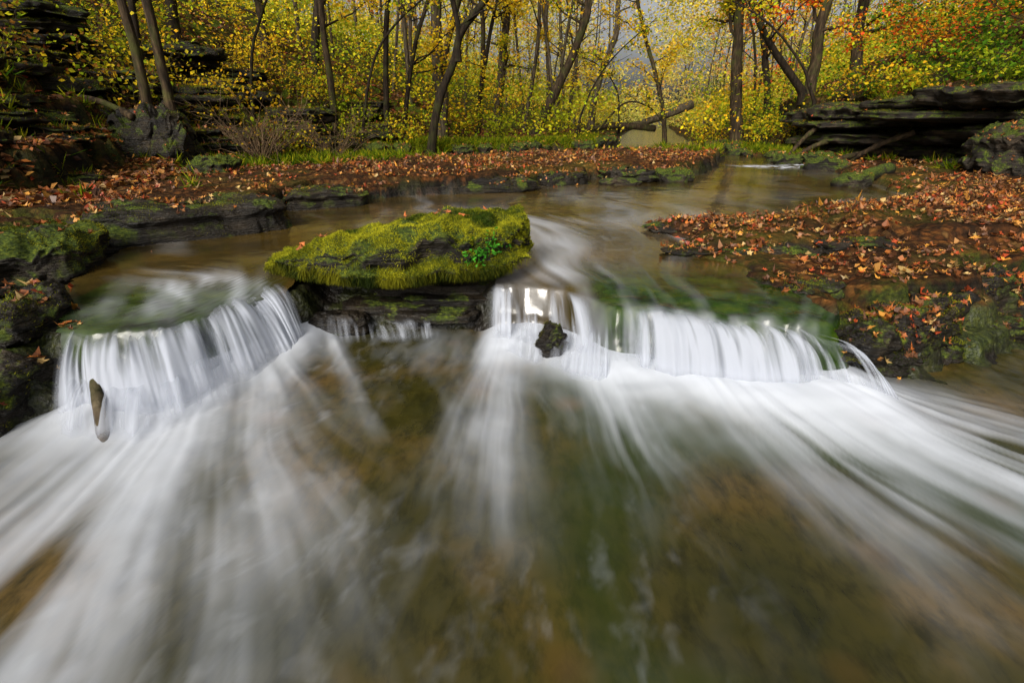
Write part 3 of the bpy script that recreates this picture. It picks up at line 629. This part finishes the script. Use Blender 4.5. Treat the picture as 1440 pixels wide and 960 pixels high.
for (cx,cy,a,b,n) in [(-4.7,10.6,.5,.25,2500),(-5.4,10.0,.4,.3,1500),(-3.2,12.6,.6,.5,2500),(-4.6,17.8,.8,.4,4000),(-2.6,18.0,1,.4,5000),(-.3,19.0,1,.5,5000),(1.8,20.6,1.2,.5,5000),(7.6,16.5,.4,1.2,2500),(8,20,.5,1.4,4000),(-8.5,10,1.2,1.5,2500),(-3.9,4.0,.25,.3,300),(3.4,23.5,1.0,1,3000),(-6.4,9.9,.5,.3,900),(-5.3,14.6,.8,.8,3500),(-6.8,6.6,.8,.8,1000),(5.2,15.5,.8,.6,1200),(10,13,.6,3.5,4000)]:
    L.append(patch(cx,cy,a,b,n,.24,.026,['lime','green','lime']))
V,Fq,C=joinq(L);qmesh('ground_plants',V,Fq,[M_leaf],attrs={'col':C},smooth=False)
# ------------------------------------------------------------ fallen leaves
LP=np.array([(.50,.16,.03),(.38,.11,.022),(.24,.075,.02),(.60,.27,.06),(.46,.075,.022),(.19,.075,.028),(.52,.34,.12),(.11,.042,.018),(.62,.28,.04),(.33,.14,.05),(.13,.055,.025),(.22,.10,.045)])
def lobed(P,N,size,col):
    n=len(P);t=norm(np.cross(N,rng.normal(size=(n,3))));b=np.cross(N,t)
    rad=np.array([.25,.95,.50,.95,.52,1.15,.52,.95,.50,.95]);ang=np.linspace(-np.pi/2,1.5*np.pi,11)[:-1]
    rad=rad[None,:]*rng.uniform(.7,1.15,(n,10));size=size[:,None]
    cx=np.cos(ang)[None,:]*rad*size*.5*rng.uniform(.5,1,(n,1));cy=np.sin(ang)[None,:]*rad*size*.5
    curl=rng.normal(size=(n,1))*.5;cz=(curl*(cx**2-cy**2*.3)/size+np.abs(rng.normal(size=(n,1)))*1.2*(cx**2+cy**2)/size+rng.normal(size=(n,10))*.05*size)
    O=P[:,None,:]+t[:,None,:]*cx[...,None]+b[:,None,:]*cy[...,None]+N[:,None,:]*cz[...,None]
    V=np.concatenate([P[:,None,:],O],1).reshape(-1,3);o=(np.arange(n)*11)[:,None]
    F=np.concatenate([np.stack([o[:,0],o[:,0]+1+(2*k+1)%10,o[:,0]+1+(2*k+2)%10,o[:,0]+1+(2*k+3)%10],1) for k in range(5)])
    return V,F,np.repeat(col,11,0)
def lcol(n,k=1): return LP[rng.integers(0,len(LP),n)]*rng.uniform(.35,1.05,(n,1))*k
def scatter(x,y,size,zmin=.40,tilt=.35,k=1,lift=.012):
    z=H(x,y);e=.03;nx=-(H(x+e,y)-H(x-e,y))/(2*e);ny=-(H(x,y+e)-H(x,y-e))/(2*e)
    ok=(z>zmin)&(np.hypot(nx,ny)<1.6);x,y,z,nx,ny=x[ok],y[ok],z[ok],nx[ok],ny[ok];n=len(x)
    N=norm(np.stack([nx,ny,np.ones(n)],1)+rng.normal(size=(n,3))*tilt)
    return lobed(np.stack([x,y,z+lift+rng.random(n)*.02],1),N,size*rng.uniform(.45,1.25,n),lcol(n,k))
def dens(x,y,th,s,f=1.6): return fbm(x*f,y*f,s=s,o=3)>th+.25*rng.normal(size=len(x))*.6
L=[]
n=19000;x=rng.uniform(-7.5,6,n);y=rng.uniform(4.4,16,n);k=dens(x,y,-.22,200);L.append(scatter(x[k],y[k],.088,zmin=.5))
n=17000;x=rng.uniform(1.4,8,n);y=2.6+6.4*rng.random(n)**1.2;k=dens(x,y,-.12,201,1.8)&(x-xshelf(y)>.06)&(y>lipf(x)-.1);L.append(scatter(x[k],y[k],.066,zmin=.22,tilt=.2))
n=800;x=rng.uniform(-4.5,-2.6,n);y=rng.uniform(2.2,4.6,n);k=dens(x,y,0,202,2.5);L.append(scatter(x[k],y[k],.07,.3))
n=4500;x=rng.uniform(5,9.6,n);y=rng.uniform(6,17,n);k=dens(x,y,-.1,203);L.append(scatter(x[k],y[k],.09))
for i_,(V_,F_) in enumerate(LR):
    ar=(V_[:,0].max()-V_[:,0].min())*(V_[:,1].max()-V_[:,1].min());nl=int(min(160,ar*60))+4
    near=(V_[:,0].mean()>1.5) and (V_[:,1].mean()<6)
    if near: nl=int(ar*190)+8
    p,N=face_sample(V_,F_,nl,lambda ce,N:np.clip(N[:,2]-(.3 if near else .55),0,1)*np.clip(.4+1.5*fbm(ce[:,0]*2,ce[:,1]*2,s=207),0.05,1))
    L.append(lobed(p+N*.012,norm(N+rng.normal(size=N.shape)*.3),(.064 if near else .075)*rng.uniform(.5,1.25,nl),lcol(nl)))
V,Fq,C=joinq(L);qmesh('fallen_leaves',V,Fq,[M_fallen],attrs={'col':C},smooth=False)
n=65000;y=rng.uniform(5,30,n);x=xleft(y)+.5-rng.random(n)**1.3*(8+y*.4)
n2=18000;y2=rng.uniform(17,30,n2);x2=rng.uniform(-6,7,n2);n3=24000;y3=rng.uniform(7,28,n3);x3=xwall(y3)+rng.random(n3)*9
x=np.concatenate([x,x2,x3]);y=np.concatenate([y,y2,y3]);z=H(x,y);k=(z>.45)&dens(x,y,-.4,204,.9);x,y,z=x[k],y[k],z[k]
P=np.stack([x,y,z+.015+rng.random(len(x))*.03],1)
V,Fq,C=leafquads(P,.11*rng.uniform(.6,1.2,len(x)),lcol(len(x),.8),.75);qmesh('leaf_litter',V,Fq,[M_fallen],attrs={'col':C},smooth=False)
pts=np.array([(-1.42,3.70),(-1.50,3.64),(-1.36,3.66),(-.78,3.78),(-.55,3.95),(-.48,3.9),(-.44,3.82),(-.60,4.05),(-.36,3.78),(-.2,3.98),(-1.46,3.76),(-1.55,3.70)])
bv=BVHTree.FromPolygons([tuple(v) for v in RV],[tuple(f) for f in RF])
PP=[];NN=[]
for q in pts:
    h=bv.ray_cast((q[0],q[1],2),(0,0,-1))
    if h[0] is not None: PP.append((h[0][0],h[0][1],h[0][2]+.022));NN.append((h[1][0]*.4+rng.normal()*.2,h[1][1]*.4-.25+rng.normal()*.15,1))
PP=np.array(PP);NN=norm(np.array(NN));n=len(PP)
cc=np.array([(.50,.15,.04),(.55,.25,.10),(.36,.12,.04)])[rng.integers(0,3,n)]
V,Fq,C=lobed(PP,NN,rng.uniform(.07,.12,n),cc);qmesh('leaves',V,Fq,[M_fallen],attrs={'col':C},smooth=False,parent=ro)
# ------------------------------------------------------------ logs
def log(name,P,r,mat,k=14):
    Q=catm(P,30);f=np.linspace(0,1,30);rr=np.interp(f,[0,1],r)*(1+.18*fbm(f*6,3,s=int(abs(P[0][0])*10)+50));rr[0]*=.05;rr[-1]*=.05
    Q=np.vstack([Q[:1],Q[:1]+(Q[1]-Q[0])*.02,Q[1:-1],Q[-1:]-(Q[-1]-Q[-2])*.02,Q[-1:]]);rr=np.concatenate([[rr[0],rr[1]],rr[1:-1],[rr[-2],rr[-1]]])
    V,F_=tube(Q,rr,k);V+=rng.normal(size=V.shape)*r[0]*.04;return qmesh(name,V,F_,[mat])
log('broken_branch',[(-2.42,2.68,.22),(-2.29,2.50,.185),(-2.15,2.30,.10),(-2.02,2.12,-.03)],(.022,.034),M_bark2)
log('mossy_log',[(5.6,9.2,.45),(6.2,9.5,.52),(7.0,10.0,.62)],(.10,.12),M_rockmoss)
log('fallen_log',[(5.2,27.5,.9),(7,27.8,1.4),(9,28.2,2.1)],(.16,.2),M_bark2)
log('fallen_log',[(3.2,26,.9),(5,26.6,1.15),(7,27.2,1.0)],(.12,.16),M_bark)
for a,b in [((7.6,15,.5),(8.6,15.5,1.3)),((7.9,15.2,.5),(9.0,15.0,1.0)),((7.2,12.6,.5),(9.2,13.2,.75)),((8.0,13,.5),(8.9,12.2,1.2))]:
    m=[(a[i]+b[i])/2+(.08 if i==2 else 0) for i in range(3)];log('driftwood',[a,m,b],(.05,.07),M_bark)
log('fallen_branch',[(-8.2,10.2,1.9),(-7.2,9.9,1.75),(-6.5,9.6,1.5)],(.04,.06),M_bark)
# ------------------------------------------------------------ light
sc=bpy.context.scene
w=bpy.data.worlds.new('World');sc.world=w;w.use_nodes=True;nt=w.node_tree
bg=nt.nodes['Background'];sky=nt.nodes.new('ShaderNodeTexSky');sky.sky_type='NISHITA';sky.sun_disc=False
el,az=33,205
sky.sun_elevation=R(el);sky.sun_rotation=R(az);sky.dust_density=7;sky.air_density=.8;sky.ozone_density=.5
hs=nt.nodes.new('ShaderNodeHueSaturation');hs.inputs['Saturation'].default_value=.2
nt.links.new(sky.outputs[0],hs.inputs['Color']);nt.links.new(hs.outputs[0],bg.inputs[0]);bg.inputs[1].default_value=.15
sd=bpy.data.lights.new('sun','SUN');sd.energy=3.0;sd.angle=R(20);sd.color=(1,.94,.83);so_=link(bpy.data.objects.new('sun',sd))
d=Vector((math.sin(R(az))*math.cos(R(el)),math.cos(R(az))*math.cos(R(el)),math.sin(R(el))))
so_.rotation_euler=(-d).to_track_quat('-Z','Y').to_euler()
cam=bpy.data.cameras.new('camera');co=link(bpy.data.objects.new('camera',cam));cam.lens=18;cam.sensor_width=36;cam.clip_end=600;cam.clip_start=.05
co.location=(0,0,1.5);co.rotation_euler=(R(90-23.6),0,0);sc.camera=co
sc.view_settings.view_transform='Standard';sc.view_settings.look='None';sc.view_settings.exposure=0
